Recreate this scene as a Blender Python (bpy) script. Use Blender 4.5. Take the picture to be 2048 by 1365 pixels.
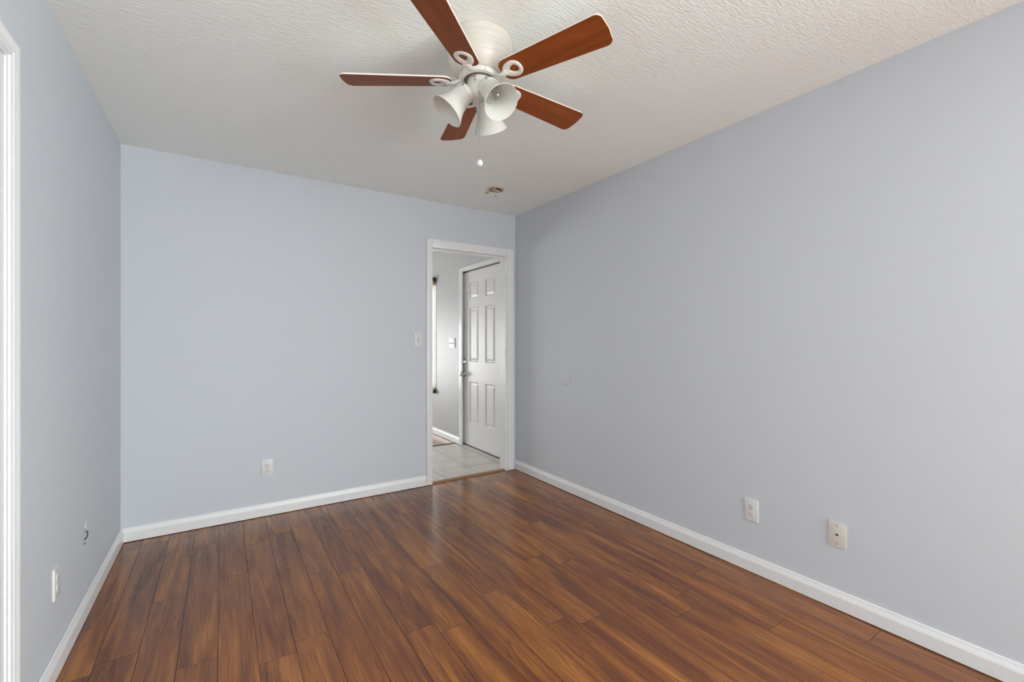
import bpy, bmesh, math, random
from mathutils import Vector, Matrix

random.seed(7)
R = math.radians
for o in list(bpy.data.objects):
    bpy.data.objects.remove(o)
SC = bpy.context.scene
C = SC.collection

# ------------------------------------------------------------------ camera, world, lights, exposure
XL, XR, YB, YR, H = -0.518, 2.375, 3.578, -3.40, 2.44     # main room
FY1 = 8.2                                                   # far end of the room beyond the doorway
CAM_H, YAW = 1.2333, 0.578632
cam_d = bpy.data.cameras.new('camera')
cam_d.sensor_width = 36.0
cam_d.lens = 888.08 / 2048 * 36
cam_d.shift_y = 0.64 / 2048
cam_d.clip_start = 0.02
cam = bpy.data.objects.new('camera', cam_d)
cam.location = (0, 0, CAM_H)
cam.rotation_euler = (R(90), 0, -YAW)
C.objects.link(cam)
SC.camera = cam

SC.view_settings.view_transform = 'Standard'
SC.view_settings.look = 'None'
SC.view_settings.gamma = 1.0
SC.view_settings.use_curve_mapping = False
SC.view_settings.exposure = 0.03
SC.cycles.use_denoising = True
SC.cycles.diffuse_bounces = 10
SC.cycles.max_bounces = 16
SC.cycles.transparent_max_bounces = 12
SC.cycles.caustics_reflective = False
SC.cycles.caustics_refractive = False
SC.cycles.sample_clamp_indirect = 6.0

world = bpy.data.worlds.new('daylight')
SC.world = world
world.use_nodes = True
world.node_tree.nodes['Background'].inputs[0].default_value = (0.86, 0.93, 1.0, 1)
world.node_tree.nodes['Background'].inputs[1].default_value = 1.3


def area_light(name, loc, rot, sx, sy, power, col):
    d = bpy.data.lights.new(name, 'AREA')
    d.shape = 'RECTANGLE'
    d.size, d.size_y, d.energy, d.color = sx, sy, power, col
    o = bpy.data.objects.new(name, d)
    o.location = loc
    o.rotation_euler = rot
    C.objects.link(o)
    return o


# daylight entering through the rear window, an added unseen right one, and through those of the room beyond
area_light('daylight_rear_window', (1.68, YR - 0.13, 1.08), (R(90), 0, 0), 1.25, 1.95, 82, (1.0, 0.975, 0.945))
area_light('added_right_window', (XR + 0.13, -2.25, 1.10), (0, R(90), 0), 1.7, 1.8, 750, (0.925, 0.975, 1.0))  # unseen window light, added to brighten the left wall and ceiling
area_light('daylight_far_window', (0.75, FY1 + 0.13, 0.99), (R(-90), 0, 0), 1.5, 1.34, 120, (1.0, 0.985, 0.965))
area_light('daylight_side_window', (XR + 0.14, 6.25, 1.3), (0, R(90), 0), 1.3, 1.35, 42, (1.0, 0.985, 0.965))


# ------------------------------------------------------------------ material helpers
def nt(name):
    m = bpy.data.materials.new(name)
    m.use_nodes = True
    return m, m.node_tree.nodes, m.node_tree.links, m.node_tree.nodes['Principled BSDF']


def paint(name, col, rough=0.5, bump=0.0, scale=200.0, spec=0.5, metal=0.0, dist=0.001, stretch=None, coat=0.0):
    m, n, l, b = nt(name)
    b.inputs['Base Color'].default_value = (*col, 1)
    b.inputs['Roughness'].default_value = rough
    b.inputs['Specular IOR Level'].default_value = spec
    b.inputs['Metallic'].default_value = metal
    b.inputs['Coat Weight'].default_value = coat
    tc = n.new('ShaderNodeTexCoord')
    ns = n.new('ShaderNodeTexNoise')
    ns.inputs['Scale'].default_value = scale
    ns.inputs['Detail'].default_value = 3
    src = tc.outputs['Object']
    if stretch:
        mp = n.new('ShaderNodeMapping')
        mp.inputs['Scale'].default_value = stretch[0]
        mp.inputs['Rotation'].default_value = (0, 0, R(stretch[1]))
        l.new(src, mp.inputs['Vector'])
        src = mp.outputs['Vector']
    l.new(src, ns.inputs['Vector'])
    if bump > 0:
        bp = n.new('ShaderNodeBump')
        bp.inputs['Strength'].default_value = bump
        bp.inputs['Distance'].default_value = dist
        l.new(ns.outputs['Fac'], bp.inputs['Height'])
        l.new(bp.outputs['Normal'], b.inputs['Normal'])
    # a whisper of colour variation, as in real paint
    mx = n.new('ShaderNodeMix')
    mx.data_type = 'RGBA'
    mx.inputs['A'].default_value = (*[c * 0.97 for c in col], 1)
    mx.inputs['B'].default_value = (*[min(1, c * 1.03) for c in col], 1)
    l.new(ns.outputs['Fac'], mx.inputs['Factor'])
    l.new(mx.outputs['Result'], b.inputs['Base Color'])
    return m


def math_node(n, l, op, a, b=None, clamp=False):
    k = n.new('ShaderNodeMath')
    k.operation = op
    k.use_clamp = clamp
    for i, v in enumerate((a, b)):
        if v is None:
            continue
        if isinstance(v, (int, float)):
            k.inputs[i].default_value = v
        else:
            l.new(v, k.inputs[i])
    return k.outputs[0]


def wood(name, stops, across=9.0, along=0.7, rough=0.2, lines=0.6, grain=0.25, swap=False, coat=0.0, spec=0.5,
         attr=None, plank_var=0.0):
    """Long streaky timber; grain runs along Y (or along X when swap)."""
    m, n, l, b = nt(name)
    tc = n.new('ShaderNodeTexCoord')
    sep = n.new('ShaderNodeSeparateXYZ')
    l.new(tc.outputs['Object'], sep.inputs[0])
    ax, al = (sep.outputs['Y'], sep.outputs['X']) if swap else (sep.outputs['X'], sep.outputs['Y'])
    if attr:
        at = n.new('ShaderNodeAttribute')
        at.attribute_name = attr
        rnd = at.outputs['Fac']
    else:
        rnd = math_node(n, l, 'ADD', 0.37, 0.0)
    shift = math_node(n, l, 'MULTIPLY', rnd, 37.0)

    def noise(fx, fy, detail, dist, rough_=0.55, off=0.0):
        cb = n.new('ShaderNodeCombineXYZ')
        l.new(math_node(n, l, 'MULTIPLY', ax, fx), cb.inputs[0])
        l.new(math_node(n, l, 'ADD', math_node(n, l, 'MULTIPLY', al, fy), shift), cb.inputs[1])
        l.new(math_node(n, l, 'ADD', shift, off), cb.inputs[2])
        t = n.new('ShaderNodeTexNoise')
        t.inputs['Scale'].default_value = 1.0
        t.inputs['Detail'].default_value = detail
        t.inputs['Roughness'].default_value = rough_
        t.inputs['Distortion'].default_value = dist
        l.new(cb.outputs[0], t.inputs['Vector'])
        return t.outputs['Fac']

    band = noise(across, along, 5, 0.9)
    broad = noise(across * 0.45, along * 1.3, 3, 0.3, off=3.1)
    fine = noise(across * 14, along * 5, 4, 0.2, off=7.7)
    base = math_node(n, l, 'ADD', math_node(n, l, 'MULTIPLY', band, 0.7), math_node(n, l, 'MULTIPLY', broad, 0.3))
    base = math_node(n, l, 'ADD', base, math_node(n, l, 'MULTIPLY', math_node(n, l, 'SUBTRACT', fine, 0.5), grain))
    if plank_var:
        base = math_node(n, l, 'ADD', base,
                         math_node(n, l, 'MULTIPLY', math_node(n, l, 'SUBTRACT', rnd, 0.5), plank_var))
    cr = n.new('ShaderNodeValToRGB')
    e = cr.color_ramp.elements
    while len(e) < len(stops):
        e.new(0.5)
    for k, (p, c) in enumerate(stops):
        e[k].position = p
        e[k].color = (*c, 1)
    l.new(base, cr.inputs[0])
    # cathedral figure: contour lines of a smooth stretched noise, present in patches only
    cont = noise(across * 0.8, along * 1.25, 2, 0.7, off=11.3)
    fr = math_node(n, l, 'FRACT', math_node(n, l, 'MULTIPLY', cont, 18.0))
    ln = math_node(n, l, 'SUBTRACT', 1.0, math_node(n, l, 'MULTIPLY', math_node(n, l, 'ABSOLUTE',
                   math_node(n, l, 'SUBTRACT', fr, 0.5)), 7.0), True)
    mask = noise(across * 0.5, along * 1.6, 2, 0.0, off=19.0)
    mask = math_node(n, l, 'MULTIPLY', math_node(n, l, 'SUBTRACT', mask, 0.49), 5.0, True)
    dark = math_node(n, l, 'MULTIPLY', math_node(n, l, 'MULTIPLY', ln, mask), lines, True)
    mx = n.new('ShaderNodeMix')
    mx.data_type = 'RGBA'
    mx.blend_type = 'MULTIPLY'
    mx.inputs['B'].default_value = (0.40, 0.33, 0.33, 1)
    l.new(dark, mx.inputs['Factor'])
    l.new(cr.outputs[0], mx.inputs['A'])
    l.new(mx.outputs['Result'], b.inputs['Base Color'])
    b.inputs['Specular IOR Level'].default_value = spec
    rr = math_node(n, l, 'ADD', rough, math_node(n, l, 'MULTIPLY', math_node(n, l, 'SUBTRACT', fine, 0.5), 0.06))
    l.new(rr, b.inputs['Roughness'])
    b.inputs['Coat Weight'].default_value = coat
    b.inputs['Coat Roughness'].default_value = 0.12
    bp = n.new('ShaderNodeBump')
    bp.inputs['Strength'].default_value = 0.06
    bp.inputs['Distance'].default_value = 0.001
    l.new(fine, bp.inputs['Height'])
    l.new(bp.outputs['Normal'], b.inputs['Normal'])
    return m


M = {}
M['wall'] = paint('wall_paint', (0.575, 0.611, 0.652), 0.62, 0.18, 240, 0.3)
M['bounce_cut'] = paint('bounce_cut_dark', (0.12, 0.125, 0.135), 0.6, 0.18, 240, 0.3)  # dark tone added on an unseen wall to reduce bounced light
M['foyer_wall'] = paint('foyer_wall_paint', (0.52, 0.535, 0.55), 0.45, 0.5, 110, 0.32, dist=0.003)
M['ceiling'] = paint('ceiling_paint', (0.870, 0.900, 0.875), 0.75, 0.42, 85, 0.2, dist=0.008,
                     stretch=((0.55, 1.6, 1.0), 35))
M['trim'] = paint('white_trim_paint', (0.765, 0.775, 0.785), 0.32, 0.04, 60, 0.5)
M['plastic'] = paint('white_plastic', (0.69, 0.69, 0.685), 0.35, 0.0, 60, 0.5)
M['painted_plate'] = paint('painted_over_plate', (0.66, 0.68, 0.70), 0.4, 0.05, 150, 0.4)
M['ivory'] = paint('ivory_plastic', (0.63, 0.605, 0.565), 0.4, 0.0, 60, 0.5)
M['slot'] = paint('dark_slot', (0.025, 0.025, 0.027), 0.6)
M['screw'] = paint('steel_screw', (0.42, 0.41, 0.40), 0.35, metal=0.8)
M['grey'] = paint('grey_screw', (0.33, 0.33, 0.33), 0.5)
M['chrome'] = paint('polished_chrome', (0.75, 0.75, 0.76), 0.08, metal=1.0)
M['cream'] = paint('cream_enamel', (0.66, 0.63, 0.57), 0.36, 0.0, 40, 0.4)
M['white_metal'] = paint('white_enamel', (0.70, 0.68, 0.635), 0.3, 0.0, 40, 0.5)
M['motor'] = paint('dull_motor_metal', (0.20, 0.18, 0.155), 0.45, 0.2, 120, metal=0.5)
M['brass'] = paint('aged_brass', (0.35, 0.27, 0.15), 0.35, metal=0.8)
M['darkwood'] = paint('dark_stained_wood', (0.025, 0.012, 0.007), 0.4)
M['goldwood'] = paint('honey_wood', (0.36, 0.25, 0.11), 0.4)
M['aluminium'] = paint('threshold_metal', (0.46, 0.44, 0.40), 0.6, spec=0.2)
M['rubber'] = paint('dark_sweep', (0.06, 0.055, 0.05), 0.7)
M['plaster'] = paint('torn_plaster', (0.72, 0.74, 0.75), 0.8, 0.4, 300)
M['bracket_and_hole_shade'] = paint('dark_bracket_painted_shade', (0.05, 0.055, 0.06), 0.8)  # dark tone of the bracket, and shade painted into the hole
M['rust'] = paint('rusty_cream', (0.62, 0.50, 0.37), 0.6, 0.3, 300)
M['rust_dark'] = paint('rust_holes', (0.10, 0.075, 0.04), 0.7)
M['glue'] = paint('dried_glue', (0.42, 0.28, 0.10), 0.6, 0.4, 300)
M['blade_white'] = paint('white_veneer', (0.82, 0.78, 0.69), 0.4)

M['floor'] = wood('laminate_floor', [(0.24, (0.072, 0.023, 0.013)), (0.40, (0.150, 0.047, 0.016)),
                                     (0.53, (0.240, 0.080, 0.019)), (0.72, (0.410, 0.162, 0.032))],
                  across=15.0, along=1.1, rough=0.17, lines=0.8, grain=0.42, attr='plank', plank_var=0.05, spec=0.5)
M['groove'] = paint('plank_joint', (0.030, 0.014, 0.010), 0.5)
M['blade_wood'] = wood('blade_wood', [(0.25, (0.150, 0.038, 0.009)), (0.5, (0.230, 0.058, 0.013)),
                                      (0.75, (0.315, 0.090, 0.020))],
                       across=26.0, along=1.6, rough=0.4, lines=0.25, grain=0.3, swap=True, spec=0.15)
M['strip'] = wood('threshold_wood', [(0.3, (0.20, 0.085, 0.03)), (0.7, (0.36, 0.19, 0.085))], across=2, along=30,
                  rough=0.35, lines=0.2)
M['strip_dark'] = wood('dark_threshold_wood', [(0.3, (0.03, 0.012, 0.010)), (0.7, (0.06, 0.025, 0.018))],
                       across=2, along=30, rough=0.35, lines=0.2)


def tile_mat():
    m, n, l, b = nt('foyer_tile')
    tc = n.new('ShaderNodeTexCoord')
    sep = n.new('ShaderNodeSeparateXYZ')
    l.new(tc.outputs['Object'], sep.inputs[0])
    d = None
    for ax, off, w in (('X', 2.021, 0.334), ('Y', 3.904, 0.322)):
        f = math_node(n, l, 'FRACT', math_node(n, l, 'ADD', math_node(
            n, l, 'DIVIDE', math_node(n, l, 'SUBTRACT', sep.outputs[ax], off), w), 100.5))
        e = math_node(n, l, 'MULTIPLY', math_node(n, l, 'ABSOLUTE', math_node(n, l, 'SUBTRACT', f, 0.5)), w)
        g = math_node(n, l, 'LESS_THAN', e, 0.0035)
        if ax == 'Y':   # the last course beyond the second joint is one long tile
            g = math_node(n, l, 'MULTIPLY', g, math_node(n, l, 'LESS_THAN', sep.outputs['Y'], 4.4))
        d = g if d is None else math_node(n, l, 'MAXIMUM', d, g)
    ns = n.new('ShaderNodeTexNoise')
    ns.inputs['Scale'].default_value = 6
    ns.inputs['Detail'].default_value = 5
    l.new(tc.outputs['Object'], ns.inputs['Vector'])
    cr = n.new('ShaderNodeValToRGB')
    cr.color_ramp.elements[0].position = 0.3
    cr.color_ramp.elements[0].color = (0.53, 0.485, 0.45, 1)
    cr.color_ramp.elements[1].position = 0.7
    cr.color_ramp.elements[1].color = (0.62, 0.59, 0.56, 1)
    l.new(ns.outputs['Fac'], cr.inputs[0])
    mx = n.new('ShaderNodeMix')
    mx.data_type = 'RGBA'
    mx.inputs['B'].default_value = (0.24, 0.22, 0.205, 1)
    l.new(d, mx.inputs['Factor'])
    l.new(cr.outputs[0], mx.inputs['A'])
    l.new(mx.outputs['Result'], b.inputs['Base Color'])
    b.inputs['Roughness'].default_value = 0.4
    bp = n.new('ShaderNodeBump')
    bp.invert = True
    bp.inputs['Strength'].default_value = 0.4
    bp.inputs['Distance'].default_value = 0.002
    l.new(d, bp.inputs['Height'])
    l.new(bp.outputs['Normal'], b.inputs['Normal'])
    return m


def pane_mat():
    m, n, l, b = nt('window_glass')
    n.remove(b)
    t = n.new('ShaderNodeBsdfTransparent')
    t.inputs[0].default_value = (0.97, 0.985, 0.98, 1)
    g = n.new('ShaderNodeBsdfGlossy')
    g.inputs['Roughness'].default_value = 0.02
    fr = n.new('ShaderNodeFresnel')
    fr.inputs[0].default_value = 1.45
    mx = n.new('ShaderNodeMixShader')
    l.new(math_node(n, l, 'MULTIPLY', fr.outputs[0], 0.6), mx.inputs[0])
    l.new(t.outputs[0], mx.inputs[1])
    l.new(g.outputs[0], mx.inputs[2])
    l.new(mx.outputs[0], n['Material Output'].inputs[0])
    return m


def frosted_mat():
    m, n, l, b = nt('frosted_white_glass')
    b.inputs['Base Color'].default_value = (0.80, 0.80, 0.76, 1)
    b.inputs['Roughness'].default_value = 0.22
    b.inputs['Specular IOR Level'].default_value = 0.5
    tr = n.new('ShaderNodeBsdfTranslucent')
    tr.inputs[0].default_value = (0.86, 0.86, 0.83, 1)
    mx = n.new('ShaderNodeMixShader')
    mx.inputs[0].default_value = 0.30
    l.new(b.outputs[0], mx.inputs[1])
    l.new(tr.outputs[0], mx.inputs[2])
    l.new(mx.outputs[0], n['Material Output'].inputs[0])
    return m


def cloth_mat():
    m, n, l, b = nt('white_shade_cloth')
    b.inputs['Base Color'].default_value = (0.86, 0.86, 0.84, 1)
    b.inputs['Roughness'].default_value = 0.8
    tr = n.new('ShaderNodeBsdfTranslucent')
    tr.inputs[0].default_value = (0.9, 0.9, 0.88, 1)
    mx = n.new('ShaderNodeMixShader')
    mx.inputs[0].default_value = 0.6
    l.new(b.outputs[0], mx.inputs[1])
    l.new(tr.outputs[0], mx.inputs[2])
    l.new(mx.outputs[0], n['Material Output'].inputs[0])
    return m


def bulb_mat():
    m, n, l, b = nt('clear_bulb_glass')
    n.remove(b)
    t = n.new('ShaderNodeBsdfTransparent')
    t.inputs[0].default_value = (0.93, 0.93, 0.92, 1)
    g = n.new('ShaderNodeBsdfGlossy')
    g.inputs['Roughness'].default_value = 0.05
    lw = n.new('ShaderNodeLayerWeight')
    lw.inputs[0].default_value = 0.35
    mx = n.new('ShaderNodeMixShader')
    l.new(lw.outputs['Facing'], mx.inputs[0])
    l.new(t.outputs[0], mx.inputs[1])
    l.new(g.outputs[0], mx.inputs[2])
    l.new(mx.outputs[0], n['Material Output'].inputs[0])
    return m


M['tile'] = tile_mat()
M['glass'] = pane_mat()
M['frosted'] = frosted_mat()
M['bulb'] = bulb_mat()
M['shade_cloth'] = cloth_mat()


# ------------------------------------------------------------------ mesh helpers
def link(name, bm, mat, parent=None, smooth=None, loc=None):
    me = bpy.data.meshes.new(name)
    bmesh.ops.recalc_face_normals(bm, faces=bm.faces)
    bm.to_mesh(me)
    bm.free()
    for mt in (mat if isinstance(mat, (list, tuple)) else [mat]):
        me.materials.append(mt)
    if smooth is not None:
        for p in me.polygons:
            p.use_smooth = True
        try:
            me.set_sharp_from_angle(angle=R(smooth))
        except Exception:
            pass
    o = bpy.data.objects.new(name, me)
    C.objects.link(o)
    if parent is not None:
        o.parent = parent
    if loc is not None:
        o.location = loc
    return o


def struct(name, bm, mat, parent=None, smooth=None):
    o = link(name, bm, mat, parent, smooth)
    if parent is None:
        o['kind'] = 'structure'
    return o


def tag(o, label, cat, group=None):
    o['label'] = label
    o['category'] = cat
    if group:
        o['group'] = group
    return o


def empty(name, loc, label, cat, group=None, rot=(0, 0, 0)):
    o = bpy.data.objects.new(name, None)
    o.empty_display_size = 0.05
    o.location = loc
    o.rotation_euler = rot
    C.objects.link(o)
    return tag(o, label, cat, group)


def add_box(bm, x0, x1, y0, y1, z0, z1, bev=0.0, mat=0, seg=2):
    vs = [bm.verts.new(p) for p in ((x0, y0, z0), (x1, y0, z0), (x1, y1, z0), (x0, y1, z0),
                                    (x0, y0, z1), (x1, y0, z1), (x1, y1, z1), (x0, y1, z1))]
    fs = [bm.faces.new([vs[i] for i in q]) for q in ((0, 3, 2, 1), (4, 5, 6, 7), (0, 1, 5, 4), (1, 2, 6, 5),
                                                     (2, 3, 7, 6), (3, 0, 4, 7))]
    for f in fs:
        f.material_index = mat
    if bev > 0:
        es = list({e for f in fs for e in f.edges})
        bmesh.ops.bevel(bm, geom=es, offset=bev, segments=seg, profile=0.6, affect='EDGES')
    return vs


def box(*a, **k):
    bm = bmesh.new()
    add_box(bm, *a, **k)
    return bm


def boxes(*specs):
    bm = bmesh.new()
    for s in specs:
        add_box(bm, *s)
    return bm


def lathe(profile, seg=48, mtx=None, bm=None, close=True):
    """profile = [(radius, z)...] spun about Z."""
    bm = bm or bmesh.new()
    rings = []
    for r, z in profile:
        if r < 1e-6:
            rings.append([bm.verts.new((0, 0, z))])
        else:
            rings.append([bm.verts.new((r * math.cos(2 * math.pi * i / seg), r * math.sin(2 * math.pi * i / seg), z))
                          for i in range(seg)])
    new = [v for rg in rings for v in rg]
    for a, b in zip(rings, rings[1:]):
        for i in range(seg):
            j = (i + 1) % seg
            if len(a) == 1 and len(b) == 1:
                continue
            if len(a) == 1:
                bm.faces.new((a[0], b[i], b[j]))
            elif len(b) == 1:
                bm.faces.new((a[i], a[j], b[0]))
            else:
                bm.faces.new((a[i], a[j], b[j], b[i]))
    if mtx is not None:
        bmesh.ops.transform(bm, matrix=mtx, verts=new)
    return bm


def prism(pts, axis_fn, d0, d1, bev=0.0, bm=None):
    """Extrude polygon pts=[(u,v)]; axis_fn(u,v,d)->xyz."""
    bm = bm or bmesh.new()
    a = [bm.verts.new(axis_fn(u, v, d0)) for u, v in pts]
    b = [bm.verts.new(axis_fn(u, v, d1)) for u, v in pts]
    fa = bm.faces.new(a)
    fb = bm.faces.new(list(reversed(b)))
    k = len(pts)
    for i in range(k):
        j = (i + 1) % k
        bm.faces.new((a[i], b[i], b[j], a[j]))
    if bev > 0:
        bmesh.ops.bevel(bm, geom=list(fa.edges) + list(fb.edges), offset=bev, segments=2, profile=0.6, affect='EDGES')
    return bm


def sweep(path, radii, seg=10, closed=False, flat=1.0, up=Vector((0, 0, 1)), bm=None):
    """Tube along path; radii per point; flat = height/width ratio of the section (along up)."""
    bm = bm or bmesh.new()
    P = [Vector(p) for p in path]
    n = len(P)
    rings = []
    for i in range(n):
        t = (P[(i + 1) % n] - P[i - 1]) if closed else (P[min(i + 1, n - 1)] - P[max(i - 1, 0)])
        t.normalize()
        side = t.cross(up)
        if side.length < 1e-5:
            side = Vector((1, 0, 0))
        side.normalize()
        u = side.cross(t).normalized()
        r = radii[i] if isinstance(radii, (list, tuple)) else radii
        rings.append([bm.verts.new(P[i] + side * r * math.cos(2 * math.pi * k / seg) +
                                   u * r * flat * math.sin(2 * math.pi * k / seg)) for k in range(seg)])
    for i in range(n if closed else n - 1):
        a, b = rings[i], rings[(i + 1) % n]
        for k in range(seg):
            j = (k + 1) % seg
            bm.faces.new((a[k], a[j], b[j], b[k]))
    if not closed:
        bm.faces.new(rings[0])
        bm.faces.new(list(reversed(rings[-1])))
    return bm


# ------------------------------------------------------------------ floor
W = 0.1312
X0 = -0.407
joints = {0: [2.28], 1: [2.67], 2: [3.268, 2.088], 3: [2.75], 4: [3.13, 1.945], 5: [2.01], 6: [2.538], 7: [2.48],
          8: [1.81], 9: [2.925, 1.74], 10: [2.28], 11: [0.70], 12: [1.53, 2.715], 13: [1.457], 14: [2.05],
          15: [1.913], 16: [1.257], 17: [2.55], 18: [0.987], 19: [1.446], 20: [0.725, 1.93], 21: [0.3]}


def plank_floor(name, x0, x1, y0, y1, jt, L=1.187):
    bm = bmesh.new()
    lay = bm.faces.layers.float.new('plank')
    i0 = math.floor((x0 - X0) / W)
    i1 = math.ceil((x1 - X0) / W)
    rr = random.Random(11)
    for i in range(i0, i1):
        a, b = max(x0, X0 + i * W), min(x1, X0 + (i + 1) * W)
        if b - a < 0.003:
            continue
        seed = jt[i][0] if i in jt else (-0.15 if i == -1 else rr.uniform(0, L))
        ys = [y0]
        s = seed - L * math.ceil((seed - y0) / L)
        while s < y1 - 0.02:
            if s > y0 + 0.02:
                ys.append(s)
            s += L
        ys.append(y1)
        for c, d in zip(ys, ys[1:]):
            val = rr.random()
            e = 0.0009
            o = [bm.verts.new(p) for p in ((a, c, -e), (b, c, -e), (b, d, -e), (a, d, -e))]
            t = [bm.verts.new(p) for p in ((a + e, c + e, 0), (b - e, c + e, 0), (b - e, d - e, 0), (a + e, d - e, 0))]
            f = bm.faces.new(t)
            f[lay] = val
            for k in range(4):
                j = (k + 1) % 4
                g = bm.faces.new((o[k], o[j], t[j], t[k]))
                g[lay] = val
                g.material_index = 1
    return struct(name, bm, [M['floor'], M['groove']])


plank_floor('floor', XL, XR, YR, YB + 0.02, joints)
struct('floor_foyer', box(XL, XR + 0.1, YB + 0.02, 4.872, -0.05, -0.001), M['tile'])
plank_floor('floor_far_room', XL, XR, 4.90, FY1, {})
struct('trim_4', box(1.0, XR, 4.868, 4.904, -0.003, 0.006, bev=0.002), M['strip_dark'])      # dark strip where tile meets wood
struct('floor_slab', box(XL - 0.1, XR + 0.1, YR - 0.1, FY1 + 0.1, -0.12, -0.051), M['groove'])

# ------------------------------------------------------------------ walls and ceiling
T = 0.10
YF = 3.665                                                  # foyer face of the partition
DX0, DX1, DZ = 1.500, 2.270, 2.055                          # rough doorway
struct('wall_back', boxes((XL - T, DX0, YB, YF, 0, H), (DX1, XR, YB, YF, 0, H), (DX0, DX1, YB, YF, DZ, H)), M['wall'])
# right wall with the front-door opening and the window beyond it
FD0, FD1, FDZ = 3.822, 4.760, 2.062
W0, W1, WZ0, WZ1 = 5.49, 7.0, 0.62, 2.0
SW = (-3.2, -1.3, 0.22, 2.0)                                 # opening of the added right window, unseen
struct('wall_right', boxes((XR, XR + T, YR - T, SW[0], 0, H), (XR, XR + T, SW[1], YF, 0, H),
                           (XR, XR + T, SW[0], SW[1], 0, SW[2]), (XR, XR + T, SW[0], SW[1], SW[3], H)), M['wall'])
struct('wall_foyer_right', boxes((XR, XR + T, YF, FD0, 0, H), (XR, XR + T, FD0, FD1, FDZ, H),
                                 (XR, XR + T, FD1, W0, 0, H), (XR, XR + T, W0, W1, 0, WZ0),
                                 (XR, XR + T, W0, W1, WZ1, H), (XR, XR + T, W1, FY1 + T, 0, H)), M['foyer_wall'])
LD0, LD1, LDZ = 1.010, 1.861, 2.062                         # doorway in left wall
struct('wall_far_left', box(XL - T, XL, YF, FY1 + T, 0, H), M['foyer_wall'])
RW = (1.02, 2.32, 0.06, 2.08)
struct('wall_rear', boxes((XL, RW[0], YR - T, YR, 0, H), (RW[1], XR, YR - T, YR, 0, H),
                          (RW[0], RW[1], YR - T, YR, 0, RW[2]), (RW[0], RW[1], YR - T, YR, RW[3], H)), M['wall'])
FW = (0.0, 1.5, 0.32, 1.66)
struct('wall_far', boxes((XL, FW[0], FY1, FY1 + T, 0, H), (FW[1], XR, FY1, FY1 + T, 0, H),
                         (FW[0], FW[1], FY1, FY1 + T, 0, FW[2]), (FW[0], FW[1], FY1, FY1 + T, FW[3], H)), M['foyer_wall'])
ceil = struct('ceiling', box(XL - T, XR + T, YR - T, FY1 + T, H, H + 0.1), M['ceiling'])

# the ragged hole in the left wall, really cut into it
tear = [(2.717, 0.330), (2.735, 0.328), (2.748, 0.3235), (2.741, 0.3215), (2.769, 0.3205), (2.752, 0.3165), (2.757, 0.3135),
        (2.738, 0.309), (2.728, 0.300), (2.721, 0.2965)]


def wall_with_holes(outlines, depth):
    """The stretch of left wall beside its doorway, with ragged holes cut into a single clean box."""
    o = link('cut_wall', box(XL - T, XL, LD1, YB, 0, H), M['wall'])
    for pts in outlines:
        c = link('cutter', prism(pts, lambda u, v, d: (d, u, v), XL - depth, XL + 0.02), M['plaster'])
        md = o.modifiers.new('cut', 'BOOLEAN')
        md.object = c
        md.operation = 'DIFFERENCE'
        md.solver = 'EXACT'
        me = bpy.data.meshes.new_from_object(o.evaluated_get(bpy.context.evaluated_depsgraph_get()))
        o.modifiers.clear()
        o.data = me
        bpy.data.objects.remove(c)
    bm = bmesh.new()
    bm.from_mesh(o.data)
    bpy.data.objects.remove(o)
    return bm


bm = wall_with_holes((tear,), 0.03)
add_box(bm, XL - T, XL, -0.1, LD0, 0, H)
add_box(bm, XL - T, XL, LD0, LD1, LDZ, H)
struct('wall_left', bm, M['wall'])
struct('wall_left_rear', box(XL - T, XL, YR - T, -0.1, 0, H), M['bounce_cut'])      # unseen stretch, made dark to cut bounce onto the right wall


# ------------------------------------------------------------------ baseboards
BB = [(0.0, 0.004), (0.014, 0.004), (0.014, 0.058), (0.0125, 0.064), (0.0075, 0.078), (0.006, 0.086), (0.0, 0.088)]


def baseboard(name, p0, p1, nrm, gap=0.0):
    d = Vector(p1) - Vector(p0)
    L = d.length
    d.normalize()
    nv = Vector(nrm)
    bm = prism(BB, lambda u, v, s: Vector(p0) + nv * (u + gap) + Vector((0, 0, v)) + d * s, 0, L)
    return struct(name, bm, M['trim'])


baseboard('baseboard_back', (XL, YB, 0), (1.459, YB, 0), (0, -1, 0))
baseboard('baseboard_right', (XR, YR, 0), (XR, YB - 0.001, 0), (-1, 0, 0))
baseboard('baseboard_left', (XL, 1.928, 0), (XL, YB - 0.014, 0), (1, 0, 0), 0.0015)
baseboard('baseboard_left_rear', (XL, YR, 0), (XL, 0.910, 0), (1, 0, 0))
baseboard('baseboard_rear', (XL + .015, YR, 0), (XR - .015, YR, 0), (0, 1, 0))
baseboard('baseboard_foyer', (XR, 4.766, 0), (XR, FY1, 0), (-1, 0, 0))

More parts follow.
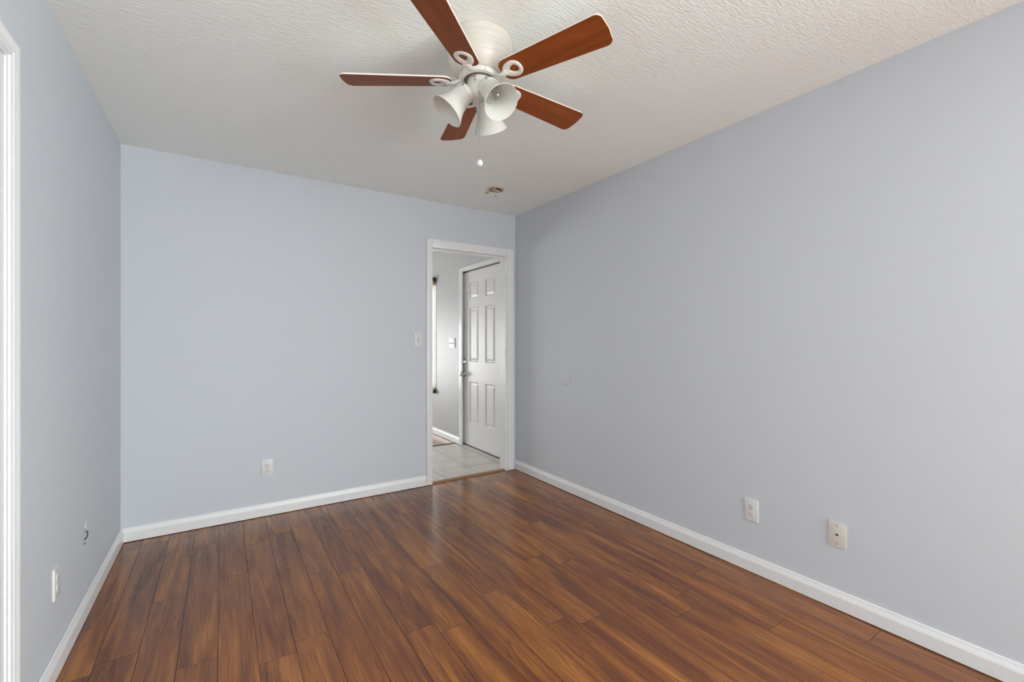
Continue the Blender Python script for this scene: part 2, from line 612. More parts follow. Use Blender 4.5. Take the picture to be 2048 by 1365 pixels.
# ------------------------------------------------------------------ doorway in the back wall
CT = 0.017
bm = bmesh.new()
add_box(bm, 1.460, 1.513, YB - CT, YB, 0.003, 2.113, bev=0.004)
add_box(bm, 2.276, 2.347, YB - CT, YB, 0.003, 2.113, bev=0.004)
add_box(bm, 1.513, 2.276, YB - CT, YB, 2.042, 2.113, bev=0.004)
t1 = struct('trim_1', bm, M['trim'], smooth=40)
bm = bmesh.new()
add_box(bm, DX0, 1.508, YB - 0.004, YF + 0.012, 0.0, DZ)
add_box(bm, 2.260, DX1 + 0.012, YB - 0.004, YF + 0.012, 0.0, DZ)
add_box(bm, 1.508, 2.260, YB - 0.004, YF + 0.012, 2.046, DZ)
add_box(bm, 1.508, 2.260, YB + 0.040, YF + 0.012, 2.034, 2.046)
link('jamb', bm, M['trim'], t1)
for hz in (1.795, 1.125, 0.345):                            # painted-over leaf hinges left on the jamb
    bm = bmesh.new()
    lathe([(0, -0.045), (0.0065, -0.045), (0.0065, 0.045), (0, 0.045)], 12, Matrix.Translation((2.266, YB - 0.006, hz)), bm)
    add_box(bm, 2.2575, 2.2605, YB - 0.004, YB + 0.028, hz - 0.044, hz + 0.044)
    hg = link('hinge', bm, M['trim'], t1, smooth=40)
    bm = bmesh.new()
    for dz in (-0.03, 0.0, 0.032):
        lathe([(0, -.0008), (0.004, -.0008), (0.0035, 0.0006), (0, 0.0008)], 10,
              Matrix.Translation((2.2573, YB + 0.008 + 0.006 * (dz == 0), hz + dz)) @ Matrix.Rotation(R(-90), 4, 'Y'), bm)
    link('screw', bm, M['grey'], hg)
# wooden transition strip in the doorway
st = prism([(YB - 0.004, 0.0), (YB + 0.002, 0.009), (YB + 0.012, 0.012), (YB + 0.044, 0.012), (YB + 0.056, 0.004),
            (YB + 0.058, 0.0)], lambda u, v, d: (d, u, v), 1.509, 2.259)
struct('trim_2', st, M['strip'])

# ------------------------------------------------------------------ door in the left wall (only its casing edge shows)
prof = [(0.0, 0.0), (0.0, 0.010), (0.006, 0.013), (0.012, 0.012), (0.018, 0.009), (0.030, 0.010), (0.036, 0.014),
        (0.042, 0.012), (0.060, 0.015), (0.068, 0.019), (0.078, 0.021), (0.086, 0.020), (0.092, 0.016), (0.093, 0.0)]
bm = bmesh.new()
rows = []
yi0, yi1, zi = LD0 + 0.003, LD1 + 0.003, LDZ - 0.002
for w, d in [(w_ * 0.67, d_ * 0.62) for w_, d_ in prof]:
    wz = w * 0.9
    rows.append([bm.verts.new(p) for p in ((XL + d, yi1 + w, 0.002), (XL + d, yi1 + w, zi + wz),
                                           (XL + d, yi0 - w, zi + wz), (XL + d, yi0 - w, 0.002))])
for a, b in zip(rows, rows[1:]):
    for k in range(3):
        bm.faces.new((a[k], a[k + 1], b[k + 1], b[k]))
d2c = struct('trim_3', bm, M['trim'], smooth=25)
link('jamb', boxes((XL - T, XL + 0.003, LD1 - 0.012, LD1 + 0.004, 0, LDZ), (XL - T, XL + 0.003, LD0 - 0.004, LD0 + 0.012, 0, LDZ),
                   (XL - T, XL + 0.003, LD0 + 0.012, LD1 - 0.012, LDZ - 0.012, LDZ)), M['trim'], d2c)


def panel_door(bm, axis_fn, u0, u1, z0, z1, thick, panels):
    """Raised-panel slab: face at d=0, body to d=thick. panels = [(u0,u1,z0,z1)]."""
    us = sorted({u0, u1, *[p[0] for p in panels], *[p[1] for p in panels]})
    zs = sorted({z0, z1, *[p[2] for p in panels], *[p[3] for p in panels]})
    cache = {}

    def V(u, z, d):
        k = (round(u, 5), round(z, 5), round(d, 5))
        if k not in cache:
            cache[k] = bm.verts.new(axis_fn(u, z, d))
        return cache[k]
    for a, b in zip(us, us[1:]):
        for c, e in zip(zs, zs[1:]):
            if any(abs(a - p[0]) < 1e-6 and abs(b - p[1]) < 1e-6 and abs(c - p[2]) < 1e-6 and abs(e - p[3]) < 1e-6
                   for p in panels):
                rings = [(0, 0), (0.004, -0.002), (0.012, 0.009), (0.020, 0.010), (0.042, 0.003), (0.048, 0.003)]
                for (i0, d0), (i1, d1) in zip(rings, rings[1:]):
                    q0 = [(a + i0, c + i0), (b - i0, c + i0), (b - i0, e - i0), (a + i0, e - i0)]
                    q1 = [(a + i1, c + i1), (b - i1, c + i1), (b - i1, e - i1), (a + i1, e - i1)]
                    for k in range(4):
                        j = (k + 1) % 4
                        bm.faces.new((V(*q0[k], d0), V(*q0[j], d0), V(*q1[j], d1), V(*q1[k], d1)))
                i, d = rings[-1]
                bm.faces.new((V(a + i, c + i, d), V(b - i, c + i, d), V(b - i, e - i, d), V(a + i, e - i, d)))
            else:
                bm.faces.new((V(a, c, 0), V(b, c, 0), V(b, e, 0), V(a, e, 0)))
    fr = [(u0, z0), (u1, z0), (u1, z1), (u0, z1)]
    bk = [bm.verts.new(axis_fn(u, z, thick)) for u, z in fr]
    bm.faces.new(bk)
    for k in range(4):
        j = (k + 1) % 4
        bm.faces.new((bm.verts.new(axis_fn(*fr[k], 0)), bm.verts.new(axis_fn(*fr[j], 0)), bk[j], bk[k]))
    return bm


bm = bmesh.new()
panel_door(bm, lambda u, z, d: (XL - 0.001 - d, u, z), LD0 + 0.014, LD1 - 0.0135, 0.008, LDZ - 0.0135, 0.04,
           [])
d2 = struct('door_2', bm, M['trim'])
bm = lathe([(0, 0), (0.03, 0), (0.03, 0.006), (0.012, 0.012), (0.012, 0.03), (0.024, 0.04), (0.028, 0.052), (0.02, 0.064), (0, 0.068)],
           24, Matrix.Translation((XL - 0.001, LD0 + 0.075, 0.93)) @ Matrix.Rotation(R(90), 4, 'Y'))
link('door_knob', bm, M['chrome'], d2, smooth=40)

# ------------------------------------------------------------------ front door seen through the doorway
DF = XR + 0.025                                             # door face
bm = bmesh.new()
panel_door(bm, lambda u, z, d: (DF + d, u, z), 3.838, 4.745, 0.030, 2.040, 0.044,
           [(4.000, 4.212, 1.722, 1.908), (4.360, 4.580, 1.722, 1.908), (4.000, 4.212, 1.000, 1.620),
            (4.360, 4.580, 1.000, 1.620), (4.000, 4.212, 0.297, 0.775), (4.360, 4.580, 0.297, 0.775)])
M['door'] = paint('glossy_door_paint', (0.76, 0.75, 0.745), 0.38, 0.25, 9, 0.20, dist=0.004)
d1 = struct('door_1', bm, M['door'])
KY = 4.684
kn = lathe([(0, 0), (0.033, 0), (0.033, 0.004), (0.026, 0.010), (0.013, 0.014), (0.011, 0.032), (0.020, 0.040),
            (0.027, 0.050), (0.027, 0.060), (0.020, 0.068), (0, 0.071)], 28,
           Matrix.Translation((DF, KY, 0.850)) @ Matrix.Rotation(R(-90), 4, 'Y'))
link('door_knob', kn, M['chrome'], d1, smooth=40)['label'] = 'round chrome door knob'
db = bmesh.new()
lathe([(0, 0), (0.031, 0), (0.031, 0.005), (0.026, 0.013), (0, 0.014)], 28,
      Matrix.Translation((DF, KY, 0.990)) @ Matrix.Rotation(R(-90), 4, 'Y'), db)
add_box(db, DF - 0.034, DF - 0.013, KY - 0.006, KY + 0.006, 0.974, 1.006, bev=0.002)
link('deadbolt', db, M['chrome'], d1, smooth=40)['label'] = 'chrome deadbolt thumb turn'
link('door_sweep', box(DF - 0.004, DF + 0.03, 3.84, 4.743, 0.0215, 0.031), M['rubber'], d1)
# frame: jamb, stop and casing
bm = bmesh.new()
add_box(bm, XR - 0.016, XR, 4.690, 4.766, 0.003, 2.098, bev=0.004)
add_box(bm, XR - 0.016, XR, 3.745, 3.826, 0.003, 2.098, bev=0.004)
add_box(bm, XR - 0.016, XR, 3.826, 4.690, 2.052, 2.098, bev=0.004)
fc = struct('trim_5', bm, M['trim'], smooth=40)
link('jamb', boxes((XR - 0.002, XR + T, 4.748, FD1, 0, FDZ), (XR - 0.002, XR + T, FD0, 3.834, 0, FDZ),
                   (XR - 0.002, XR + T, 3.834, 4.748, 2.052, FDZ)), M['trim'], fc)
link('weatherstrip', boxes((DF + 0.002, DF + 0.02, 3.836, 4.747, 2.040, 2.051)), M['rubber'], fc)
th = prism([(XR - 0.012, 0.0), (XR - 0.006, 0.013), (XR + 0.006, 0.020), (XR + 0.075, 0.020), (XR + 0.09, 0.0)],
           lambda u, v, d: (u, d, v), 3.836, 4.746)
struct('trim_6', th, M['aluminium'])

# ------------------------------------------------------------------ windows
def window(name, axis_fn, u0, u1, z0, z1, depth, mull):
    """Frame fills opening; axis_fn(u,z,d) with d from the inside face outward."""
    bm = bmesh.new()

    def bx(a, b, c, e, d0, d1):
        P = [axis_fn(a, c, d0), axis_fn(b, e, d1)]
        lo = [min(p[i] for p in P) for i in range(3)]
        hi = [max(p[i] for p in P) for i in range(3)]
        add_box(bm, lo[0], hi[0], lo[1], hi[1], lo[2], hi[2])
    f = 0.035
    bx(u0, u0 + f, z0, z1, 0.04, 0.08)
    bx(u1 - f, u1, z0, z1, 0.04, 0.08)
    bx(u0 + f, u1 - f, z0, z0 + f, 0.04, 0.08)
    bx(u0 + f, u1 - f, z1 - f, z1, 0.04, 0.08)
    for k in range(1, mull + 1):
        um = u0 + (u1 - u0) * k / (mull + 1)
        bx(um - 0.018, um + 0.018, z0 + f, z1 - f, 0.045, 0.075)
    bx(u0 + f, u1 - f, (z0 + z1) / 2 - 0.014, (z0 + z1) / 2 + 0.014, 0.048, 0.072)
    w = struct(name, bm, M['trim'])
    g = bmesh.new()
    P = [axis_fn(u0 + f, z0 + f, 0.058), axis_fn(u1 - f, z1 - f, 0.062)]
    lo = [min(p[i] for p in P) for i in range(3)]
    hi = [max(p[i] for p in P) for i in range(3)]
    add_box(g, lo[0], hi[0], lo[1], hi[1], lo[2], hi[2])
    link('pane', g, M['glass'], w)
    return w


w1 = window('window_1', lambda u, z, d: (XR + d, u, z), W0, W1, WZ0, WZ1, T, 1)
# white roller shade hanging on the wall face over the window, with dark brown wooden rail and sill
bm = box(XR - 0.014, XR - 0.010, W0 - 0.005, W1 + 0.02, WZ0 - 0.01, 1.985)
link('roller_shade', bm, M['shade_cloth'], w1)
link('curtain_rod', box(XR - 0.048, XR - 0.010, W0 - 0.025, W1 + 0.06, 2.030, 2.078, bev=0.003), M['darkwood'], w1)
link('shade_roll', box(XR - 0.036, XR - 0.004, W0 - 0.008, W1 + 0.03, 1.985, 2.030, bev=0.003), M['goldwood'], w1)
link('hem_bar', box(XR - 0.034, XR - 0.010, W0 - 0.008, W1 + 0.03, 0.590, 0.611, bev=0.003), M['goldwood'], w1)
link('sill', box(XR - 0.045, XR, W0 - 0.02, W1 + 0.05, 0.548, 0.590, bev=0.003), M['darkwood'], w1)
window('window_2', lambda u, z, d: (u, YR - d, z), RW[0], RW[1], RW[2], RW[3], T, 1)
window('window_added', lambda u, z, d: (XR + d, u, z), SW[0], SW[1], SW[2], SW[3], T, 1)  # frame of the unseen right window, added for its light
window('window_3', lambda u, z, d: (u, FY1 + d, z), FW[0], FW[1], FW[2], FW[3], T, 1)


# ------------------------------------------------------------------ wall plates
def rounded(hw, hh, r, n=5):
    pts = []
    for cx, cy, a0 in ((hw - r, hh - r, 0), (-hw + r, hh - r, 90), (-hw + r, -hh + r, 180), (hw - r, -hh + r, 270)):
        for i in range(n + 1):
            a = R(a0 + 90 * i / n)
            pts.append((cx + r * math.cos(a), cy + r * math.sin(a)))
    return pts


def F(u, v, d):      # plate local frame: X across, Z up, -Y out of the wall
    return (u, -d, v)


def screw_head(parent, u, v, d, mat, r=0.0032):
    bm = lathe([(0, 0), (r, 0), (r * 0.9, 0.0010), (0, 0.0013)], 14,
               Matrix.Translation(F(u, v, d)) @ Matrix.Rotation(R(90), 4, 'X'))
    return link('screw', bm, mat, parent, smooth=40)


def plate(root, hw, hh, th, mat, bev=0.0025):
    return link('cover_plate', prism(rounded(hw, hh, 0.004), F, -0.001, th, bev), mat, root, smooth=40)


def make_outlet(loc, rotz, label, mats, hw=0.035, hh=0.0585):
    root = empty('wall_outlet', loc, label, 'outlet', 'wall outlets in the room', (0, 0, rotz))
    plate(root, hw, hh, 0.0065, mats[0])
    for s in (1, -1):
        zc = 0.0197 * s
        pts = []
        for i in range(40):
            a = 2 * math.pi * i / 40
            pts.append((0.0172 * math.cos(a), max(-0.0135, min(0.0135, 0.0172 * math.sin(a))) + zc))
        rc = link('receptacle', prism(pts, F, 0.004, 0.0082, 0.0006), mats[1], root, smooth=40)
        bm = bmesh.new()
        prism(rounded(0.0010, 0.0042, 0.0005, 2), lambda u, v, d: F(u - 0.0064, v + zc + 0.0035, d), 0.006, 0.0084, 0, bm)
        prism(rounded(0.0010, 0.0034, 0.0005, 2), lambda u, v, d: F(u + 0.0064, v + zc + 0.0035, d), 0.006, 0.0084, 0, bm)
        prism(rounded(0.0024, 0.0026, 0.002, 4), lambda u, v, d: F(u, v + zc - 0.0075, d), 0.006, 0.0084, 0, bm)
        link('slots', bm, mats[2], rc)
    screw_head(root, 0, 0, 0.0065, mats[3])
    return root


make_outlet((0.2675, YB, 0.339), 0, 'white outlet low on the back wall left of the doorway',
            (M['plastic'], M['plastic'], M['slot'], M['grey']))
make_outlet((XR, 1.2885, 0.330), R(-90), 'white outlet on the right wall beside the phone jack',
            (M['plastic'], M['plastic'], M['slot'], M['grey']))
make_outlet((XL, 2.308, 0.337), R(90), 'white outlet on the left wall near the ragged hole',
            (M['plastic'], M['plastic'], M['grey'], M['grey']))

pj = empty('phone_jack', (XR, 0.893, 0.3425), 'ivory phone jack plate low on the right wall', 'phone jack', None, (0, 0, R(-90)))
plate(pj, 0.0345, 0.0570, 0.006, M['ivory'])
pts = [(-0.0062, -0.0045), (0.0062, -0.0045), (0.0062, 0.0005), (0.0035, 0.0015), (0.0025, 0.0052), (-0.0025, 0.0052),
       (-0.0035, 0.0015), (-0.0062, 0.0005)]
link('jack_socket', prism(pts, F, 0.004, 0.0064), M['slot'], pj)
for s in (1, -1):
    screw_head(pj, 0, 0.0415 * s, 0.006, M['screw'])

sw = empty('light_switch', (1.388, YB, 1.2495), 'single light switch on the back wall left of the doorway', 'light switch')
plate(sw, 0.0345, 0.0565, 0.006, M['painted_plate'])
link('toggle_slot', prism(rounded(0.0050, 0.0120, 0.001, 2), F, 0.004, 0.0063), M['grey'], sw)
bm = prism([(-0.0035, -0.004), (0.0035, -0.004), (0.0035, 0.004), (-0.0035, 0.004)], lambda u, v, d: F(u, v + d * 0.55, d), 0.005, 0.017, 0.001)
link('toggle', bm, M['painted_plate'], sw)
for s in (1, -1):
    screw_head(sw, 0, 0.030 * s, 0.006, M['grey'])

s3 = empty('light_switch', (XR, 4.975, 1.215), 'triple light switch in the foyer beside the front door', 'light switch', None, (0, 0, R(-90)))
plate(s3, 0.081, 0.0585, 0.009, M['plastic'])
for k in (-1, 0, 1):
    link('toggle_slot', prism(rounded(0.0050, 0.0120, 0.001, 2), lambda u, v, d: F(u + 0.046 * k, v, d), 0.006, 0.0094), M['grey'], s3)
    bm = prism([(-0.0040, -0.005), (0.0040, -0.005), (0.0040, 0.005), (-0.0040, 0.005)],
               lambda u, v, d: F(u + 0.046 * k, v - d * 0.55, d), 0.008, 0.022, 0.001)
    link('toggle', bm, M['plastic'], s3)

# round door-knob bumper plate, painted over
bm = lathe([(0, 0.0075), (0.020, 0.0075), (0.024, 0.0065), (0.046, 0.0075), (0.054, 0.0078), (0.059, 0.0055), (0.061, -0.001)], 64,
           Matrix.Translation((XR, 2.847, 0.927)) @ Matrix.Rotation(R(-90), 4, 'Y'))
tag(link('wall_bumper', bm, M['wall'], None, smooth=50), 'round knob bumper painted over grey on the right wall', 'wall bumper')

# broken plaster and old bracket around the hole in the left wall
ph = empty('broken_plaster', (XL, 2.737, 0.34), 'torn plaster and dark bracket in the hole in the left wall', 'plaster')


def arc(ry, rz, a0, a1, x, n=14):
    return [(x, ry * math.cos(R(a0 + (a1 - a0) * i / n)), 0.0135 + rz * math.sin(R(a0 + (a1 - a0) * i / n))) for i in range(n + 1)]


bm = sweep(arc(0.047, 0.0215, 88, -62, 0.0005), [0.0008 + 0.0042 * math.sin(math.pi * i / 14) for i in range(15)], 8,
           flat=0.5, up=Vector((1, 0, 0)))
link('plaster_flake', bm, M['plaster'], ph, smooth=60)
bm = prism([(-0.018, -0.0020), (0.002, -0.0025), (0.020, -0.0075), (0.036, -0.0175), (0.026, -0.0185), (0.006, -0.0115), (-0.018, -0.0085)],
           lambda u, v, d: (d, u, v), -0.001, 0.004, 0.001)
link('plaster_flake', bm, M['plaster'], ph)
bm = sweep([(0.001, -0.010, -0.0065), (0.001, -0.016, -0.0035), (0.001, -0.014, 0.0005), (0.001, -0.004, 0.0020)] +
           arc(0.038, 0.0170, -80, 110, 0.001), [0.0028, 0.0040, 0.0040, 0.0042] + [0.0042 - 0.0030 * max(0, i - 4) / 10 for i in range(15)], 8,
           flat=0.7, up=Vector((1, 0, 0)))
link('bracket', bm, M['bracket_and_hole_shade'], ph, smooth=60)
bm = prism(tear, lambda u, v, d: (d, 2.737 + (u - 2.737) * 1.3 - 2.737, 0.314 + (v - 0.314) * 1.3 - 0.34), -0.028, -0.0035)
link('hole_shade', bm, M['bracket_and_hole_shade'], ph)  # dark backing set in the hole as painted shade
for q in ([(-0.012, 0.0365), (0.020, 0.0365), (0.020, 0.0385), (-0.012, 0.0390)], [(0.024, 0.061), (0.031, 0.059), (0.031, 0.066), (0.026, 0.066)],
          [(0.012, 0.053), (0.016, 0.050), (0.019, 0.058), (0.015, 0.060)]):
    link('scratch', prism(q, lambda u, v, d: (d, u, v), -0.001, 0.0012), M['grey'], ph)
for q in ([(0.002, 0.047), (0.006, 0.047), (0.005, 0.068), (0.001, 0.066)], [(0.016, 0.046), (0.020, 0.047), (0.024, 0.071), (0.018, 0.073)]):
    link('plaster_flake', prism(q, lambda u, v, d: (d, u, v), -0.001, 0.0016), M['plaster'], ph)

# ------------------------------------------------------------------ mount left on the ceiling by a removed alarm
mt = empty('alarm_mount', (1.812, 3.010, H), 'rusty round alarm mounting plate on the ceiling near the corner', 'mounting plate')
bm = lathe([(0.069, 0.001), (0.069, -0.006), (0.064, -0.010), (0.050, -0.010), (0.047, -0.004), (0.030, -0.004),
            (0.027, -0.009), (0.012, -0.009), (0.0, -0.009)], 40)
link('mount_ring', bm, M['rust'], mt, smooth=40)
bm = bmesh.new()
for a0, a1, r0, r1, z in ((60, 118, .034, .046, -.0075), (150, 205, .036, .047, -.0075), (-20, 20, .050, .060, -.0103),
                          (235, 300, .014, .034, -.0095), (100, 128, .052, .061, -.0103), (40, 60, .052, .062, -.0103),
                          (200, 225, .050, .062, -.0103), (310, 350, .018, .040, -.0092)):
    pts = [(r1 * math.cos(R(a)), r1 * math.sin(R(a))) for a in range(a0, a1 + 1, 4)] + \
          [(r0 * math.cos(R(a)), r0 * math.sin(R(a))) for a in range(a1, a0 - 1, -4)]
    prism(pts, lambda u, v, d: (u, v, d), z, z + 0.006, 0, bm)
link('slot', bm, M['rust_dark'], mt)


def glue(x, y, r, name, sx=1.0):
    rr_ = random.Random(int(x * 1000))
    bm = bmesh.new()
    top = bm.verts.new((0, 0, -0.003))
    mid, out = [], []
    for i in range(14):
        a = 2 * math.pi * i / 14
        q = r * rr_.uniform(0.75, 1.15)
        mid.append(bm.verts.new((q * .6 * sx * math.cos(a), q * .6 * math.sin(a), -0.0024)))
        out.append(bm.verts.new((q * sx * math.cos(a), q * math.sin(a), 0.0005)))
    for i in range(14):
        j = (i + 1) % 14
        bm.faces.new((top, mid[i], mid[j]))
        bm.faces.new((mid[i], out[i], out[j], mid[j]))
    o = link(name, bm, M['glue'], None, smooth=60, loc=(x, y, H))
    return o


tag(glue(1.802, 3.128, 0.022, 'glue_blob', 0.9), 'larger brown glue blob left below the ceiling mount', 'glue', 'glue spots by the ceiling mount')
tag(glue(1.900, 3.155, 0.012, 'glue_blob'), 'small brown glue spot right below the ceiling mount', 'glue', 'glue spots by the ceiling mount')

# ------------------------------------------------------------------ ceiling fan
FX, FYc = 0.8717, 1.573
fan = empty('ceiling_fan', (FX, FYc, H), 'white hugger ceiling fan with five wooden blades and three lamps', 'ceiling fan')


def zz(z):
    return z - H


hp = [(0.0, 0.0), (0.127, 0.0), (0.131, -0.004), (0.131, -0.020), (0.1295, -0.024), (0.131, -0.028), (0.131, -0.042),
      (0.1285, -0.046), (0.130, -0.050), (0.129, -0.066), (0.126, -0.070), (0.127, -0.075), (0.123, -0.092),
      (0.1195, -0.096), (0.119, -0.101), (0.108, -0.120), (0.094, -0.133), (0.082, -0.138), (0.0, -0.138)]
link('motor_housing', lathe(hp, 72), M['cream'], fan, smooth=32)
fw = link('flywheel', lathe([(0.0, zz(2.3015)), (0.080, zz(2.3015)), (0.082, zz(2.2995)), (0.082, zz(2.286)), (0.079, zz(2.283)),
                             (0.064, zz(2.283)), (0.064, zz(2.290)), (0.0, zz(2.290))], 64), M['white_metal'], fan, smooth=40)
for k in range(5):
    a = R(-67.5 + 36 + 72 * k)
    bm = box(0.076, 0.0824, -0.0006, 0.0006, zz(2.2835), zz(2.3010))
    bmesh.ops.transform(bm, matrix=Matrix.Rotation(a, 4, 'Z'), verts=bm.verts)
    link('seam', bm, M['motor'], fw)
bm = lathe([(0.0, zz(2.300)), (0.058, zz(2.300)), (0.058, zz(2.286)), (0.050, zz(2.283)), (0.0, zz(2.283))], 40)
for k in range(10):
    a = R(36 * k + 10)
    lathe([(0, 0), (0.0042, 0), (0.0042, -0.006), (0, -0.007)], 8,
          Matrix.Translation((0.0605 * math.cos(a), 0.0605 * math.sin(a), zz(2.290))), bm)
link('motor_plate', bm, M['motor'], fan, smooth=40)
sh = link('switch_housing', lathe([(0.0, zz(2.2885)), (0.043, zz(2.2885)), (0.048, zz(2.286)), (0.0505, zz(2.280)), (0.051, zz(2.252)),
                                   (0.0505, zz(2.249)), (0.049, zz(2.2485)), (0.049, zz(2.2470)), (0.0505, zz(2.2462)), (0.049, zz(2.235)),
                                   (0.043, zz(2.221)), (0.032, zz(2.211)), (0.016, zz(2.206)), (0.0, zz(2.205))], 56),
          M['white_metal'], fan, smooth=40)
for az, z in ((-142, 2.276), (-140, 2.262), (-92, 2.258), (-40, 2.272)):
    a = R(az)
    bm = lathe([(0, -.002), (0.0034, -.002), (0.003, 0.0016), (0, 0.0022)], 12,
               Matrix.Translation((0.0512 * math.cos(a), 0.0512 * math.sin(a), zz(z))) @ Matrix.Rotation(a, 4, 'Z') @ Matrix.Rotation(R(90), 4, 'Y'))
    link('screw', bm, M['motor'], sh, smooth=40)

BZ = zz(2.283)
PITCH = R(-12.5)


def blade_outline():
    root, tip, hr, ht = 0.112, 0.550, 0.051, 0.0655
    pts = []

    def corner(cx, cy, r, a0, a1, n=8):
        for i in range(n + 1):
            a = R(a0 + (a1 - a0) * i / n)
            pts.append((cx + r * math.cos(a), cy + r * math.sin(a)))
    rt, rr2 = 0.026, 0.036
    corner(tip - rt - 0.004, ht - rt, rt, 88, 10)
    pts.append((tip, 0.0))
    corner(tip - rt - 0.004, -ht + rt, rt, -10, -88)
    corner(root + rr2, -hr + rr2, rr2, -92, -170)
    corner(root + rr2, hr - rr2, rr2, 170, 92)
    return pts


def build_blade():
    pts = blade_outline()
    bm = bmesh.new()
    th_ = 0.0065
    # material 0 = wood face (below), 1 = white edge and top
    inner = [(u * 0.9965 + 0.001, v * 0.972) for u, v in pts]
    a = [bm.verts.new((u, v, -th_ / 2)) for u, v in inner]
    a2 = [bm.verts.new((u, v, -th_ / 2 + 0.0012)) for u, v in pts]
    b = [bm.verts.new((u, v, th_ / 2)) for u, v in pts]
    bm.faces.new(a).material_index = 0
    bm.faces.new(b).material_index = 1
    k = len(pts)
    for i in range(k):
        j = (i + 1) % k
        bm.faces.new((a[i], a[j], a2[j], a2[i])).material_index = 0
        bm.faces.new((a2[i], a2[j], b[j], b[i])).material_index = 1
    return bm


def build_iron():
    """Blade iron in the fan frame of a blade pointing along +X (before its azimuth); the loop lies under the pitched blade."""
    bm = bmesh.new()
    pm = Matrix.Translation((0, 0, BZ)) @ Matrix.Rotation(PITCH, 4, 'X')
    zl = -0.0070
    # flat teardrop plate with a teardrop hole, its wide end outward
    n = 44
    rings = []
    for i in range(n):
        t = 2 * math.pi * i / n
        c, sn = math.cos(t), math.sin(t)
        sg = 1 if sn >= 0 else -1
        O = Vector((0.168 + (0.034 if c > 0 else 0.052) * c, 0.0375 * (sg * abs(sn) ** 0.9 if c > 0 else sg * abs(sn) ** 1.25), 0))
        I = Vector((0.174 + (0.0125 if c > 0 else 0.026) * c, 0.0170 * (sn if c > 0 else sg * abs(sn) ** 1.6), 0))
        sec = []
        for f, z in ((0.0, -0.0032), (0.0, -0.0058), (0.12, -0.0080), (0.5, -0.0088), (0.88, -0.0080), (1.0, -0.0058), (1.0, -0.0032)):
            p = O.lerp(I, f)
            sec.append(bm.verts.new(pm @ Vector((p.x, p.y, z))))
        rings.append(sec)
    for i in range(n):
        a_, b_ = rings[i], rings[(i + 1) % n]
        for k in range(7):
            j = (k + 1) % 7
            bm.faces.new((a_[k], a_[j], b_[j], b_[k]))
    arm = [Vector((0.066, 0, zz(2.2885))), Vector((0.078, 0, zz(2.2865))), Vector((0.090, 0, zz(2.2800))),
           Vector((0.102, 0, zz(2.2735))), Vector((0.116, 0, zz(2.2720))), pm @ Vector((0.134, 0.0, zl))]
    # densify
    den = []
    for p, q in zip(arm, arm[1:]):
        for k in range(3):
            den.append(p.lerp(q, k / 3))
    den.append(arm[-1])
    m_ = len(den)
    sweep(den, [0.0150 - 0.0035 * math.sin(math.pi * min(1, i / (m_ * 0.9))) + 0.003 * max(0, i / m_ - 0.75) * 4 for i in range(m_)],
          12, False, 0.40, Vector((0, 0, 1)), bm)
    return bm


TH0 = -67.5156
blade0 = iron0 = None
for k in range(5):
    az = R(TH0 + 72 * k)
    rot = Matrix.Rotation(az, 4, 'Z')
    if k == 0:
        b = blade0 = link('blade', build_blade(), [M['blade_wood'], M['blade_white']], fan)
        ir = iron0 = link('blade_iron', build_iron(), M['white_metal'], fan, smooth=60)
    else:
        b, ir = blade0.copy(), iron0.copy()
        for o in (b, ir):
            C.objects.link(o)
            o.parent = fan
    b.matrix_local = rot @ Matrix.Translation((0, 0, BZ)) @ Matrix.Rotation(PITCH, 4, 'X')
    ir.matrix_local = rot

# three lamps
SHP = [(0.0355, 0.000), (0.0390, 0.004), (0.0408, 0.012), (0.0422, 0.026), (0.0442, 0.042), (0.0475, 0.058), (0.0525, 0.073),
       (0.0585, 0.086), (0.0640, 0.096), (0.0690, 0.1045), (0.0715, 0.1100)]
inner = [(r - 0.0028, s) for r, s in reversed(SHP)]
shade_prof = SHP + [(0.0705, 0.1112)] + inner
holder_prof = [(0.0, -0.030), (0.016, -0.030), (0.020, -0.022), (0.034, -0.014), (0.0405, -0.008), (0.0420, 0.006), (0.0415, 0.0090), (0.0400, 0.0090),
               (0.0400, -0.004), (0.0, -0.006)]
bulb_prof = [(0.0, -0.004), (0.012, -0.004), (0.012, 0.018), (0.0135, 0.024), (0.019, 0.036), (0.0235, 0.048), (0.0245, 0.058),
             (0.0215, 0.069), (0.0140, 0.077), (0.0, 0.080)]
base_prof = [(0.0, -0.004), (0.0128, -0.004), (0.0128, 0.002), (0.0118, 0.004), (0.0128, 0.006), (0.0118, 0.009), (0.0128, 0.011),
             (0.0118, 0.014), (0.0125, 0.017), (0.0, 0.018)]
TILT = R(41)
first = {}
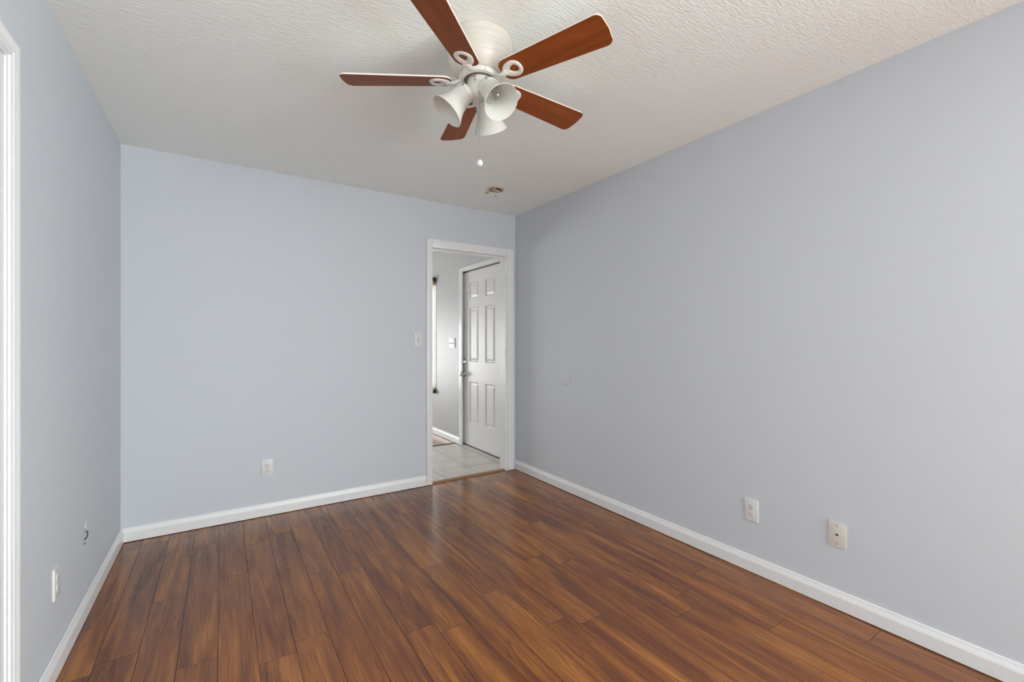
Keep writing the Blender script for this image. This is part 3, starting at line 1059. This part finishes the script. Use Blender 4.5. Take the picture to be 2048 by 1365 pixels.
for k, adeg in enumerate((159.75, 279.75, 39.75)):
    a = R(adeg)
    d = Vector((math.cos(a) * math.sin(TILT), math.sin(a) * math.sin(TILT), -math.cos(TILT)))
    rn = 0.132 - 0.11 * math.sin(TILT)
    org = Vector((rn * math.cos(a), rn * math.sin(a), zz(2.147) + 0.11 * math.cos(TILT)))
    q = d.to_track_quat('Z', 'Y').to_matrix().to_4x4()
    mtx = Matrix.Translation(org) @ q
    if k == 0:
        first['lamp_holder'] = link('lamp_holder', lathe(holder_prof, 40), M['white_metal'], fan, smooth=40)
        for j in range(3):
            aa = R(20 + 120 * j)
            scb = lathe([(0, 0), (0.003, 0), (0.003, 0.004), (0.0045, 0.0045), (0.0045, 0.008), (0, 0.0085)], 10,
                  Matrix.Rotation(aa, 4, 'Z') @ Matrix.Translation((0.0410, 0, 0.001)) @ Matrix.Rotation(R(90), 4, 'Y'))
            first['thumbscrew%d' % j] = link('thumbscrew', scb, M['screw'], first['lamp_holder'], smooth=40)
        first['glass_shade'] = link('glass_shade', lathe(shade_prof, 56), M['frosted'], fan, smooth=60)
        first['light_bulb'] = link('light_bulb', lathe(bulb_prof, 32), M['bulb'], fan, smooth=60)
        first['bulb_base'] = link('bulb_base', lathe(base_prof, 24), M['screw'], first['light_bulb'], smooth=40)
        cur = first
    else:
        cur = {n_: o.copy() for n_, o in first.items()}
        for n_, o in cur.items():
            C.objects.link(o)
            o.parent = cur['lamp_holder'] if n_.startswith('thumb') else cur['light_bulb'] if n_ == 'bulb_base' else fan
    for n_ in ('lamp_holder', 'glass_shade', 'light_bulb'):
        cur[n_].matrix_local = mtx

# pull chain with its little eyelet, beads and knob
ca = R(-119)
cx, cy = 0.040 * math.cos(ca), 0.040 * math.sin(ca)
bm = bmesh.new()
z = zz(2.222)
while z > zz(1.955):
    bmesh.ops.create_icosphere(bm, subdivisions=1, radius=0.0013, matrix=Matrix.Translation((cx, cy, z)))
    z -= 0.0030
sweep([(cx, cy, zz(2.222)), (cx, cy, zz(2.1)), (cx, cy, zz(1.952))], 0.0006, 6, up=Vector((1, 0, 0)), bm=bm)
chain = link('pull_chain', bm, M['screw'], fan)
bm = lathe([(0, 0.006), (0.0035, 0.006), (0.0055, 0.002), (0.0055, -0.004), (0.003, -0.008), (0, -0.008)], 16, Matrix.Translation((cx, cy, zz(2.222))))
link('eyelet', bm, M['brass'], chain, smooth=40)
bm = lathe([(0, 0.0145), (0.003, 0.0140), (0.0085, 0.0105), (0.0118, 0.005), (0.0125, -0.001), (0.0112, -0.007), (0.0075, -0.012), (0, -0.0145)], 28,
           Matrix.Translation((cx, cy, zz(1.938))))
link('pull_knob', bm, M['plastic'], chain, smooth=60)
